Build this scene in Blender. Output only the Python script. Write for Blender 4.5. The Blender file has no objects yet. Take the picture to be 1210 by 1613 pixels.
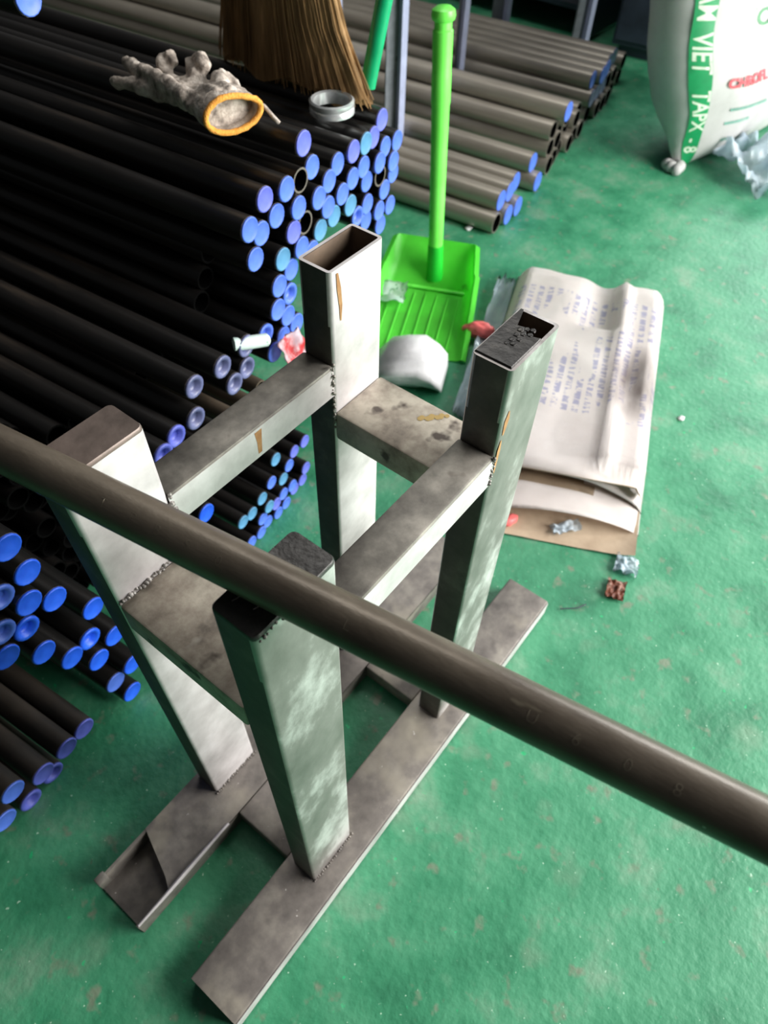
import bpy, bmesh, math, random
from mathutils import Vector, Matrix, noise
random.seed(7)
S = bpy.context.scene
COL = S.collection
PI = math.pi

# ---------------------------------------------------------------- camera
F_PX = 1120.1
cd = bpy.data.cameras.new('camera'); cam = bpy.data.objects.new('camera', cd); COL.objects.link(cam)
R_ = Vector((0.61426503, -0.78873137, 0.02411014)); U_ = Vector((0.61167409, 0.49523101, 0.61692873)); FW = Vector((0.49853113, 0.36421019, -0.78664963))
CP = Vector((-0.12076241, -0.18427923, 1.15055619))
cam.matrix_world = Matrix(((R_.x, U_.x, -FW.x, CP.x), (R_.y, U_.y, -FW.y, CP.y), (R_.z, U_.z, -FW.z, CP.z), (0, 0, 0, 1)))
cd.sensor_fit = 'VERTICAL'; cd.sensor_height = 36.0; cd.lens = F_PX / 1613 * 36.0
cd.clip_start = 0.02; cd.clip_end = 60
cd.dof.use_dof = True; cd.dof.focus_distance = 0.62; cd.dof.aperture_fstop = cd.lens / 1000 / 0.0032
S.camera = cam

# ---------------------------------------------------------------- light
W = bpy.data.worlds.new('world'); S.world = W; W.use_nodes = True
W.node_tree.nodes['Background'].inputs[0].default_value = (0.95, 0.98, 1.0, 1)
W.node_tree.nodes['Background'].inputs[1].default_value = 0.04
def area(name, loc, to, sx, sy, power, color):
    l = bpy.data.lights.new(name, 'AREA'); l.shape = 'RECTANGLE'; l.size = sx; l.size_y = sy; l.energy = power; l.color = color
    o = bpy.data.objects.new(name, l); COL.objects.link(o); o.location = loc
    o.rotation_euler = (Vector(to) - Vector(loc)).to_track_quat('-Z', 'Y').to_euler(); return o
area('doorway_daylight', (2.1, -2.5, 1.45), (0.5, 0.2, 0.3), 2.6, 2.2, 270, (1.0, 0.98, 0.955))
area('far_window', (6.2, -0.6, 2.1), (0.8, 0.2, 0.2), 2.4, 1.2, 150, (0.93, 0.97, 1.0))
area('added_overhead_fill', (2.2, 1.3, 3.4), (1.9, 1.0, 0.0), 1.6, .5, 28, (1.0, 0.99, 0.96))  # added overhead fill, source unseen, for ridge highlights on the far pipes
S.view_settings.view_transform = 'Standard'; S.view_settings.look = 'None'
S.view_settings.gamma = 1.0; S.view_settings.use_curve_mapping = False
S.view_settings.exposure = 0.24

# ---------------------------------------------------------------- materials
def srgb(r, g, b):
    f = lambda c: (c/255/12.92 if c/255 <= .04045 else ((c/255+.055)/1.055)**2.4)
    return (f(r), f(g), f(b), 1)
def mat(name, cols, rough=.5, metal=0., scale=20., bump=0., bscale=None, stretch=(1, 1, 1), alpha=None, spots=None, rvar=0., trans=0., detail=6):
    """cols: list of (position, colour) for a noise driven ramp; spots: (scale, threshold, colour)"""
    m = bpy.data.materials.new(name); m.use_nodes = True; nt = m.node_tree; N = nt.nodes; Lk = nt.links
    b = N['Principled BSDF']; b.inputs['Roughness'].default_value = rough; b.inputs['Metallic'].default_value = metal
    tc = N.new('ShaderNodeTexCoord'); mp = N.new('ShaderNodeMapping'); mp.inputs['Scale'].default_value = stretch
    Lk.new(tc.outputs['Object'], mp.inputs['Vector'])
    n = N.new('ShaderNodeTexNoise'); n.inputs['Scale'].default_value = scale; n.inputs['Detail'].default_value = detail; n.inputs['Roughness'].default_value = .62
    Lk.new(mp.outputs[0], n.inputs['Vector'])
    r = N.new('ShaderNodeValToRGB'); els = r.color_ramp.elements
    while len(els) < len(cols): els.new(.5)
    for e_, (p_, c_) in zip(els, cols): e_.position = p_; e_.color = c_
    Lk.new(n.outputs['Fac'], r.inputs['Fac'])
    out = r.outputs['Color']
    if spots:
        for (sc, th, c_, wid) in spots:
            n2 = N.new('ShaderNodeTexNoise'); n2.inputs['Scale'].default_value = sc; n2.inputs['Detail'].default_value = 3
            Lk.new(mp.outputs[0], n2.inputs['Vector'])
            mr = N.new('ShaderNodeMapRange'); mr.inputs['From Min'].default_value = th; mr.inputs['From Max'].default_value = th + wid
            Lk.new(n2.outputs['Fac'], mr.inputs['Value'])
            mx = N.new('ShaderNodeMix'); mx.data_type = 'RGBA'; Lk.new(mr.outputs[0], mx.inputs['Factor'])
            Lk.new(out, mx.inputs['A']); mx.inputs['B'].default_value = c_; out = mx.outputs['Result']
    Lk.new(out, b.inputs['Base Color'])
    if rvar:
        mr = N.new('ShaderNodeMapRange'); mr.inputs['To Min'].default_value = rough - rvar; mr.inputs['To Max'].default_value = rough + rvar
        Lk.new(n.outputs['Fac'], mr.inputs['Value']); Lk.new(mr.outputs[0], b.inputs['Roughness'])
    if bump:
        n3 = N.new('ShaderNodeTexNoise'); n3.inputs['Scale'].default_value = bscale or scale*3; n3.inputs['Detail'].default_value = 4
        Lk.new(mp.outputs[0], n3.inputs['Vector'])
        bp = N.new('ShaderNodeBump'); bp.inputs['Strength'].default_value = bump; bp.inputs['Distance'].default_value = .002
        Lk.new(n3.outputs['Fac'], bp.inputs['Height']); Lk.new(bp.outputs[0], b.inputs['Normal'])
    if alpha is not None: b.inputs['Alpha'].default_value = alpha
    if trans: b.inputs['Transmission Weight'].default_value = trans
    return m
def plain(name, c, rough=.5, metal=0., **k):
    d = tuple(x*.8 for x in c[:3]) + (1,); l = tuple(min(1, x*1.12) for x in c[:3]) + (1,)
    return mat(name, [(.3, d), (.7, l)], rough, metal, **k)

M = {}
M['floor'] = mat('painted_floor', [(.30, srgb(36, 108, 76)), (.45, srgb(54, 134, 96)), (.56, srgb(70, 146, 108)), (.72, srgb(116, 156, 128))], rough=.5, scale=7, bump=.7, bscale=75,
    stretch=(1, 1, 1), spots=[(30, .62, srgb(112, 132, 108), .10), (9, .60, srgb(96, 142, 112), .14), (70, .70, srgb(92, 118, 90), .10), (140, .70, srgb(176, 214, 186), .04), (55, .70, srgb(40, 176, 112), .04)], rvar=.12, detail=10)
M['floor_scuff'] = plain('scuffed_paint', srgb(112, 178, 142), .6, scale=50)
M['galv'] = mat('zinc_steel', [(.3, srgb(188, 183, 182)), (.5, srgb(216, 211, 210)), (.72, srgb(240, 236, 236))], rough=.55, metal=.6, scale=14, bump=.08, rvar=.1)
M['galv_green'] = mat('oily_zinc_steel', [(.32, srgb(138, 133, 129)), (.5, srgb(166, 160, 157)), (.66, srgb(236, 233, 231))], rough=.40, metal=.7, scale=16, bump=.08, stretch=(1, 1, .6), rvar=.12,
    spots=[(60, .72, srgb(215, 220, 215), .02)])
M['shaded_side_steel'] = mat('shaded_tube_side', [(.3, srgb(66, 63, 59)), (.55, srgb(88, 84, 78)), (.75, srgb(122, 116, 108))], rough=.55, metal=.4, scale=18, bump=.15)  # darker post steel: the shade of the tube sides put into the colour
M['top_steel'] = mat('dull_bar_steel', [(.3, srgb(84, 80, 76)), (.5, srgb(128, 124, 116)), (.7, srgb(168, 162, 152))], rough=.5, metal=.45, scale=22, bump=.15, spots=[(25, .66, srgb(72, 60, 52), .1)])
M['cross_steel'] = mat('stained_plate_steel', [(.3, srgb(104, 95, 86)), (.46, srgb(156, 146, 132)), (.62, srgb(190, 182, 166))], rough=.55, metal=.3, scale=24, bump=.2, spots=[(30, .62, srgb(84, 74, 66), .08), (16, .72, srgb(196, 190, 178), .05)])
M['base_steel'] = mat('mill_scale_steel', [(.3, srgb(94, 89, 85)), (.5, srgb(122, 116, 110)), (.7, srgb(152, 146, 136))], rough=.5, metal=.3, scale=20, bump=.15, spots=[(12, .54, srgb(160, 153, 138), .2), (34, .60, srgb(96, 91, 87), .22), (90, .74, srgb(205, 200, 195), .02)])
M['black_cap'] = mat('blackened_plate', [(.3, srgb(46, 45, 44)), (.6, srgb(68, 66, 64)), (.8, srgb(112, 108, 102))], rough=.38, metal=.4, scale=34, bump=.5)
M['brown_plate'] = mat('dull_brown_plate', [(.3, srgb(84, 74, 68)), (.6, srgb(122, 108, 100)), (.8, srgb(140, 126, 118))], rough=.45, metal=.35, scale=20, bump=.2)
M['inner'] = mat('tube_inside', [(.3, srgb(74, 62, 52)), (.7, srgb(140, 120, 100))], rough=.7, metal=.1, scale=14)
M['weld'] = mat('weld_bead', [(.35, srgb(92, 88, 82)), (.7, srgb(186, 182, 176))], rough=.5, metal=.4, scale=120, bump=.5)
M['rust'] = mat('rust_run', [(.3, srgb(140, 98, 58)), (.7, srgb(180, 142, 92))], rough=.8, scale=60)
M['pipe_brown'] = mat('brown_grey_pipe', [(.3, srgb(80, 71, 61)), (.5, srgb(102, 93, 81)), (.72, srgb(124, 114, 100))], rough=.36, metal=.35, scale=30, bump=.08, bscale=500, stretch=(1, 1, .35), spots=[(70, .70, srgb(132, 124, 106), .05), (230, .79, srgb(205, 200, 190), .01)])
M['pipe_mark'] = plain('stamped_marks', srgb(122, 114, 98), .5, .2, scale=200)
M['pipe_black'] = mat('black_oiled_pipe', [(.35, srgb(18, 18, 18)), (.58, srgb(34, 31, 29)), (.76, srgb(74, 64, 54))], rough=.36, metal=0., scale=18, bump=.15, bscale=200, stretch=(1, .12, 1), spots=[(40, .74, srgb(92, 78, 62), .04)])
M['pipe_dusty'] = mat('dusty_black_pipe', [(.35, srgb(26, 25, 24)), (.6, srgb(58, 50, 42)), (.78, srgb(104, 88, 70))], rough=.6, scale=14, stretch=(1, .3, 1))
M['pipe_rusty'] = mat('rusty_pipe', [(.35, srgb(54, 46, 38)), (.7, srgb(110, 96, 78))], rough=.6, metal=.1, scale=18, stretch=(1, .15, 1))
M['pipe_end'] = plain('cut_pipe_rim', srgb(112, 104, 96), .5, .4, scale=80)
M['rim_dark'] = plain('gap_shade_pipe_rim', srgb(9, 9, 9), 1., scale=40)  # near-black: the dark of the gaps put into the rim colour
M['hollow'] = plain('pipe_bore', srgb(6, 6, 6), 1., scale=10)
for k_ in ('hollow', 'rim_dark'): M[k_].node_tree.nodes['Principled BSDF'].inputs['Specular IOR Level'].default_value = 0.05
M['blue'] = mat('blue_plastic', [(.3, srgb(64, 96, 192)), (.7, srgb(84, 120, 216))], rough=.45, scale=25, bump=.1)
M['blue_violet'] = mat('violet_blue_plastic', [(.3, srgb(80, 90, 186)), (.7, srgb(102, 112, 206))], rough=.45, scale=25)
M['blue_deep'] = mat('deep_blue_plastic', [(.3, srgb(24, 74, 210)), (.7, srgb(44, 110, 245))], rough=.4, scale=25)
M['teal'] = mat('teal_plastic', [(.3, srgb(64, 120, 160)), (.7, srgb(86, 144, 182))], rough=.45, scale=25)
M['cap_grey'] = mat('clear_grey_plastic', [(.3, srgb(64, 68, 100)), (.7, srgb(104, 110, 150))], rough=.35, scale=25)
M['pipe_grey'] = mat('grey_steel_pipe', [(.3, srgb(122, 116, 106)), (.5, srgb(160, 153, 141)), (.75, srgb(200, 194, 180))], rough=.36, metal=.3, scale=9, stretch=(1, .1, 1), bump=.1, bscale=100)
M['green_plastic'] = mat('lime_plastic', [(.3, srgb(112, 240, 84)), (.7, srgb(128, 252, 104))], rough=.35, scale=10)
M['green_pan'] = mat('lime_plastic_pan', [(.3, srgb(100, 232, 72)), (.7, srgb(118, 248, 88))], rough=.4, scale=8, spots=[(14, .68, srgb(60, 160, 44), .12)])
M['green_stick'] = mat('green_handle', [(.3, srgb(0, 150, 96)), (.7, srgb(10, 178, 116))], rough=.35, scale=20)
M['straw'] = mat('straw', [(.3, srgb(120, 92, 56)), (.55, srgb(166, 130, 84)), (.8, srgb(214, 172, 120))], rough=.7, scale=60, stretch=(1, 1, .08))
M['white_plastic'] = mat('white_film', [(.3, srgb(205, 205, 206)), (.7, srgb(238, 238, 238))], rough=.35, scale=12, bump=.4, bscale=40)
M['clear_film'] = mat('clear_film', [(.3, srgb(190, 210, 225)), (.7, srgb(235, 245, 250))], rough=.15, scale=12, bump=.5, bscale=60, alpha=.8)
M['mint'] = mat('mint_white_plastic', [(.3, srgb(205, 232, 222)), (.7, srgb(240, 250, 246))], rough=.4, scale=20, spots=[(40, .62, srgb(70, 170, 110), .04)])
M['redwhite'] = mat('red_white_film', [(.42, srgb(232, 70, 76)), (.5, srgb(240, 205, 208)), (.7, srgb(228, 228, 240))], rough=.35, scale=16)
M['pink'] = plain('coral_plastic', srgb(250, 120, 118), .4, scale=10)
M['cotton'] = mat('grubby_cotton', [(.32, srgb(96, 88, 80)), (.5, srgb(180, 168, 156)), (.66, srgb(226, 216, 204))], rough=.95, scale=42, bump=.8, bscale=260)
M['cotton_dirty'] = mat('dirty_cotton', [(.3, srgb(46, 44, 40)), (.55, srgb(104, 98, 90)), (.7, srgb(150, 144, 134))], rough=.95, scale=36, bump=.8, bscale=260)
M['orange'] = mat('orange_cuff', [(.3, srgb(214, 138, 48)), (.7, srgb(244, 178, 82))], rough=.9, scale=120, bump=.8, bscale=400)
M['chrome'] = mat('bright_zinc', [(.3, srgb(190, 195, 195)), (.7, srgb(240, 242, 242))], rough=.25, metal=.6, scale=20)
M['paper_in_lip_shade'] = mat('kraft_lining_lip_shade', [(.3, srgb(166, 144, 120)), (.7, srgb(200, 180, 154))], rough=.8, scale=12, spots=[(9, .60, srgb(96, 88, 66), .14)])
M['sack'] = mat('woven_white_sack', [(.3, srgb(172, 171, 169)), (.7, srgb(196, 195, 194))], rough=.6, scale=6, bump=.3, bscale=220)
M['stripe'] = plain('green_print', srgb(18, 142, 84), .5, scale=30)
M['print_white'] = plain('pale_print', srgb(206, 222, 200), .5, scale=60)
M['print_green'] = plain('faded_green_print', srgb(96, 150, 112), .6, scale=90)
M['print_mint'] = plain('mint_print', srgb(120, 176, 160), .6, scale=60)
M['print_red'] = plain('red_print', srgb(224, 88, 98), .6, scale=60)
M['upright'] = mat('grey_painted_upright', [(.3, srgb(92, 98, 104)), (.7, srgb(124, 130, 136))], rough=.5, scale=30, spots=[(30, .68, srgb(60, 62, 66), .05)])
M['upright_edge'] = plain('pale_painted_edge', srgb(176, 184, 214), .45, scale=20)
M['dark_steel'] = mat('dark_blue_grey_steel', [(.3, srgb(34, 42, 52)), (.7, srgb(54, 64, 78))], rough=.5, scale=10)
M['carton'] = mat('tan_board', [(.3, srgb(128, 110, 72)), (.7, srgb(150, 130, 90))], rough=.85, scale=10)
M['scrap'] = mat('brown_scrap', [(.4, srgb(120, 64, 44)), (.55, srgb(150, 90, 66)), (.66, srgb(225, 190, 175))], rough=.4, scale=60)

def paper_mat():
    m = mat('printed_paper', [(.3, srgb(232, 224, 220)), (.7, srgb(248, 243, 240))], rough=.75, scale=5, bump=.25, bscale=40)
    nt = m.node_tree; N = nt.nodes; Lk = nt.links; b = N['Principled BSDF']
    src = b.inputs['Base Color'].links[0].from_socket
    uv = N.new('ShaderNodeUVMap'); uv.uv_map = 'UVMap'
    sep = N.new('ShaderNodeSeparateXYZ'); Lk.new(uv.outputs[0], sep.inputs[0])
    def math_(op, a, b2=None, c=None):
        n = N.new('ShaderNodeMath'); n.operation = op
        for i, v in enumerate((a, b2, c)):
            if v is None: continue
            if isinstance(v, (int, float)): n.inputs[i].default_value = v
            else: Lk.new(v, n.inputs[i])
        return n.outputs[0]
    x, y = sep.outputs[0], sep.outputs[1]            # x along the length, y across
    rows = math_('GREATER_THAN', math_('FRACT', math_('MULTIPLY', y, 17)), .42)
    mp = N.new('ShaderNodeMapping'); mp.inputs['Scale'].default_value = (120, 17, 1); Lk.new(uv.outputs[0], mp.inputs[0])
    n = N.new('ShaderNodeTexNoise'); n.inputs['Scale'].default_value = 1.0; n.inputs['Detail'].default_value = 2; Lk.new(mp.outputs[0], n.inputs['Vector'])
    ink = math_('GREATER_THAN', n.outputs['Fac'], .50)
    ink = math_('MULTIPLY', ink, rows)
    mpb = N.new('ShaderNodeMapping'); mpb.inputs['Scale'].default_value = (3.2, 4.5, 1); Lk.new(uv.outputs[0], mpb.inputs[0])
    nb = N.new('ShaderNodeTexNoise'); nb.inputs['Scale'].default_value = 1.2; Lk.new(mpb.outputs[0], nb.inputs['Vector'])
    ink = math_('MULTIPLY', ink, math_('GREATER_THAN', nb.outputs['Fac'], .46))
    ink = math_('MULTIPLY', ink, math_('GREATER_THAN', x, .33)); ink = math_('MULTIPLY', ink, math_('LESS_THAN', x, .84))
    ink = math_('MULTIPLY', ink, .5)
    mx = N.new('ShaderNodeMix'); mx.data_type = 'RGBA'; Lk.new(ink, mx.inputs['Factor']); Lk.new(src, mx.inputs['A']); mx.inputs['B'].default_value = srgb(120, 128, 190)
    yl = math_('MULTIPLY', math_('LESS_THAN', math_('ADD', math_('POWER', math_('SUBTRACT', x, .42), 2), math_('MULTIPLY', math_('POWER', math_('SUBTRACT', y, .78), 2), .25)), .0007), .55)
    my = N.new('ShaderNodeMix'); my.data_type = 'RGBA'; Lk.new(yl, my.inputs['Factor']); Lk.new(mx.outputs['Result'], my.inputs['A']); my.inputs['B'].default_value = srgb(214, 214, 110); mx = my
    # dirt stain near the right edge
    mp2 = N.new('ShaderNodeMapping'); mp2.inputs['Scale'].default_value = (4, 6, 1); Lk.new(uv.outputs[0], mp2.inputs[0])
    n2 = N.new('ShaderNodeTexNoise'); n2.inputs['Scale'].default_value = 2.2; n2.inputs['Detail'].default_value = 5; Lk.new(mp2.outputs[0], n2.inputs['Vector'])
    d = math_('ADD', math_('POWER', math_('SUBTRACT', x, .50), 2), math_('MULTIPLY', math_('POWER', math_('SUBTRACT', y, .16), 2), .5))
    w = math_('MULTIPLY', math_('SUBTRACT', 1, math_('MINIMUM', math_('MULTIPLY', d, 38), 1)), math_('MULTIPLY', n2.outputs['Fac'], 1.25))
    w = math_('MINIMUM', w, .75)
    mx2 = N.new('ShaderNodeMix'); mx2.data_type = 'RGBA'; Lk.new(w, mx2.inputs['Factor']); Lk.new(mx.outputs['Result'], mx2.inputs['A']); mx2.inputs['B'].default_value = srgb(112, 92, 84)
    Lk.new(mx2.outputs['Result'], b.inputs['Base Color'])
    return m
M['paper'] = paper_mat()

# ---------------------------------------------------------------- helpers
def obj(name, bm, m, parent=None, loc=None, smooth=False, kind=None):
    me = bpy.data.meshes.new(name); bm.normal_update(); bm.to_mesh(me); bm.free()
    mats = m if isinstance(m, list) else [m]
    for q in mats: me.materials.append(q)
    if smooth:
        for p in me.polygons: p.use_smooth = True
        if smooth != 'all': me.set_sharp_from_angle(angle=math.radians(40))
    o = bpy.data.objects.new(name, me); COL.objects.link(o)
    if parent: o.parent = parent
    if loc: o.location = loc
    if kind: o['kind'] = kind
    return o
def empty(name, loc=(0, 0, 0), rz=0):
    o = bpy.data.objects.new(name, None); COL.objects.link(o); o.location = loc; o.rotation_euler = (0, 0, rz); o.empty_display_size = .05; return o
def tag(o, label, cat, group=None):
    o['label'] = label; o['category'] = cat
    if group: o['group'] = group
    return o
def box(bm, x0, x1, y0, y1, z0, z1, mi=0, bevel=0):
    vs = [bm.verts.new(c) for c in ((x0, y0, z0), (x1, y0, z0), (x1, y1, z0), (x0, y1, z0), (x0, y0, z1), (x1, y0, z1), (x1, y1, z1), (x0, y1, z1))]
    fs = [bm.faces.new([vs[i] for i in q]) for q in ((0, 3, 2, 1), (4, 5, 6, 7), (0, 1, 5, 4), (1, 2, 6, 5), (2, 3, 7, 6), (3, 0, 4, 7))]
    for f in fs: f.material_index = mi
    if bevel:
        es = list({e for f in fs for e in f.edges}); bmesh.ops.bevel(bm, geom=es, offset=bevel, segments=2, affect='EDGES', profile=.5)
    return vs
def loft(bm, rings, closed=True, cap0=False, cap1=False, mi=0):
    V = [[bm.verts.new(p) for p in r] for r in rings]
    n = len(V[0])
    for a, b in zip(V, V[1:]):
        for i in range(n if closed else n-1):
            j = (i+1) % n; f = bm.faces.new((a[i], a[j], b[j], b[i])); f.material_index = mi
    if cap0: bm.faces.new(V[0][::-1]).material_index = mi
    if cap1: bm.faces.new(V[-1]).material_index = mi
    return V
def rrect(x0, x1, y0, y1, r, n=3):
    P = []
    for cx, cy, a0 in ((x1-r, y1-r, 0), (x0+r, y1-r, 90), (x0+r, y0+r, 180), (x1-r, y0+r, 270)):
        for k in range(n+1):
            a = math.radians(a0 + 90*k/n); P.append((cx+r*math.cos(a), cy+r*math.sin(a)))
    return P
def circ(c, r, ax, n=16, r2=None, up=Vector((0, 0, 1)), ph=0):
    ax = Vector(ax).normalized(); u = up.cross(ax)
    if u.length < 1e-4: u = Vector((1, 0, 0))
    u.normalize(); v = ax.cross(u)
    return [Vector(c) + u*(r*math.cos(2*PI*k/n+ph)) + v*((r2 or r)*math.sin(2*PI*k/n+ph)) for k in range(n)]
def tube(bm, pts, rad, n=10, cap=True, up=Vector((0, 0, 1)), flat=1., mi=0):
    pts = [Vector(p) for p in pts]; rings = []
    for i, p in enumerate(pts):
        d = (pts[min(i+1, len(pts)-1)] - pts[max(i-1, 0)])
        r = rad[i] if isinstance(rad, (list, tuple)) else rad
        rings.append(circ(p, r, d, n, r*flat, up))
    return loft(bm, rings, True, cap, cap, mi)

# (along, height) of every pipe end in the end plane of the stack
UP=[(-0.2687,0.672),(-0.1315,0.6067),(-0.2426,0.6256),(-0.2794,0.6223),(-0.3244,0.6307),(-0.3664,0.632),(-0.3437,0.5966),(-0.3005,0.5918),(-0.4159,0.613),(-0.3861,0.591),(-0.4049,0.5592),(-0.3115,0.5565),(-0.2747,0.5534),(-0.2958,0.523),(-0.3497,0.5323),(-0.3189,0.4941),(-0.3658,0.4946),(-0.3349,0.4607),(-0.3769,0.4584),(-0.3461,0.4255),(-0.4045,0.4251),(-0.3977,0.3888),(-0.3608,0.3915),(-0.324,0.3958),(-0.0182,0.6118),(-0.0517,0.5961),(-0.0882,0.602),(-0.1677,0.5991),(-0.2029,0.5878),(-0.2433,0.5804),(-0.2176,0.5538),(-0.2352,0.5213),(-0.1924,0.5247),(-0.1663,0.5509),(-0.1438,0.5216),(-0.1308,0.5612),(-0.094,0.5655),(-0.0721,0.5289),(-0.0423,0.552),(-0.0067,0.5623),(0.0419,0.5541),(0.0131,0.531),(0.032,0.4992),(-0.0248,0.5194),(-0.0065,0.4853),(0.0221,0.4417),(-0.0347,0.4596),(-0.0788,0.4926),(-0.1154,0.4869),(-0.0715,0.4552),(-0.0228,0.4245),(-0.2653,0.4997)]
MID=[(-0.4638,0.4465),(-0.5275,0.4539),(-0.5848,0.4565),(-0.5093,0.4073),(-0.4724,0.4105),(-0.6016,0.4112),(-0.6414,0.4059),(-0.6784,0.4049)]
LEFT=[(-0.9257,0.4885),(-0.9216,0.4295),(-0.9416,0.3923),(-0.9129,0.3571),(-0.9611,0.4238),(-0.9837,0.3773),(-0.9594,0.3494),(-0.9981,0.3411),(-0.8727,0.2672),(-0.8995,0.2211),(-0.9064,0.172),(-0.866,0.1793),(-0.8675,0.0966),(-0.9024,0.0844),(-0.8892,0.0265),(-0.9605,0.2866),(-0.9357,0.2286)]
UNDER=[(-0.4323,0.1588),(-0.3371,0.1221),(-0.3658,0.1155),(-0.3955,0.1068),(-0.337,0.0405),(-0.4171,0.0874),(-0.454,0.1145),(-0.3499,0.0145),(-0.3789,0.0145),(-0.3914,0.0407),(-0.4848,0.097),(-0.4492,0.0445),(-0.4202,0.0435),(-0.5219,0.094),(-0.5516,0.1031),(-0.4725,0.0618),(-0.4188,0.0145),(-0.4913,0.0396),(-0.5058,0.0145),(-0.4478,0.0145),(-0.5348,0.0145),(-0.4768,0.0145)]
LONE=[(-0.6286,0.2135)]
FLOORP=[(-0.9818,0.0683),(-1.0179,0.0764),(-1.0631,0.0815),(-1.1041,0.1174),(-1.137,0.0789)]
FILL=[(-0.824,0.0185),(-0.785,0.0185),(-0.746,0.0185),(-0.707,0.0185),(-0.668,0.0185),(-0.629,0.0185),(-0.8435,0.0523),(-0.8045,0.0523),(-0.7655,0.0523),(-0.7265,0.0523),(-0.6875,0.0523),(-0.6485,0.0523),(-0.6095,0.0523),(-0.824,0.0861),(-0.785,0.0861),(-0.746,0.0861),(-0.707,0.0861),(-0.668,0.0861),(-0.629,0.0861),(-0.8045,0.1199),(-0.7655,0.1199),(-0.7265,0.1199),(-0.6875,0.1199),(-0.6485,0.1199),(-0.6095,0.1199),(-0.824,0.1537),(-0.785,0.1537),(-0.746,0.1537),(-0.707,0.1537),(-0.668,0.1537),(-0.629,0.1537),(-0.8045,0.1875),(-0.7655,0.1875),(-0.7265,0.1875),(-0.6875,0.1875),(-0.863,0.2213),(-0.824,0.2213),(-0.785,0.2213),(-0.746,0.2213),(-0.707,0.2213),(-0.668,0.2213),(-0.8045,0.2551),(-0.7655,0.2551),(-0.7265,0.2551),(-0.6875,0.2551),(-0.6485,0.2551),(-0.6095,0.2551),(-0.824,0.2889),(-0.785,0.2889),(-0.746,0.2889),(-0.707,0.2889),(-0.668,0.2889),(-0.629,0.2889),(-0.8825,0.3227),(-0.8435,0.3227),(-0.8045,0.3227),(-0.7655,0.3227),(-0.7265,0.3227),(-0.6875,0.3227),(-0.6485,0.3227),(-0.6095,0.3227),(-0.5705,0.3227),(-0.5315,0.3227),(-0.4925,0.3227),(-0.4535,0.3227),(-0.863,0.3565),(-0.824,0.3565),(-0.785,0.3565),(-0.746,0.3565),(-0.707,0.3565),(-0.668,0.3565),(-0.629,0.3565),(-0.59,0.3565),(-0.551,0.3565),(-0.512,0.3565),(-0.473,0.3565),(-0.8825,0.3903),(-0.8435,0.3903),(-0.8045,0.3903),(-0.7655,0.3903),(-0.7265,0.3903),(-0.5705,0.3903),(-0.2585,0.3903),(-0.2195,0.3903),(-0.1805,0.3903),(-0.1415,0.3903),(-0.1025,0.3903),(-0.0635,0.3903),(0.0145,0.3903),(-0.863,0.4241),(-0.824,0.4241),(-0.785,0.4241),(-0.551,0.4241),(-0.278,0.4241),(-0.239,0.4241),(-0.2,0.4241),(-0.161,0.4241),(-0.122,0.4241),(-0.2975,0.4579),(-0.2585,0.4579),(-0.2195,0.4579),(-0.1805,0.4579),(-0.1415,0.4579),(-0.2,0.6269),(-0.3887,0.5256),(-0.4057,0.4872),(-0.4264,0.456),(-0.1628,0.4913)]

# ---------------------------------------------------------------- floor and back wall
bm = bmesh.new(); nx = 60
bmesh.ops.create_grid(bm, x_segments=2, y_segments=2, size=1)
for v in bm.verts: v.co = Vector((v.co.x*6+1.5, v.co.y*6+0.5, 0))
fl = obj('floor', bm, M['floor']); fl['kind'] = 'structure'
bm = bmesh.new(); box(bm, 7.4, 7.5, -5.5, 6.5, 0, 3)
w_ = obj('wall_far', bm, mat('grey_wall', [(.3, srgb(90, 96, 100)), (.7, srgb(110, 116, 120))], .9, scale=3)); w_['kind'] = 'structure'

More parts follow.
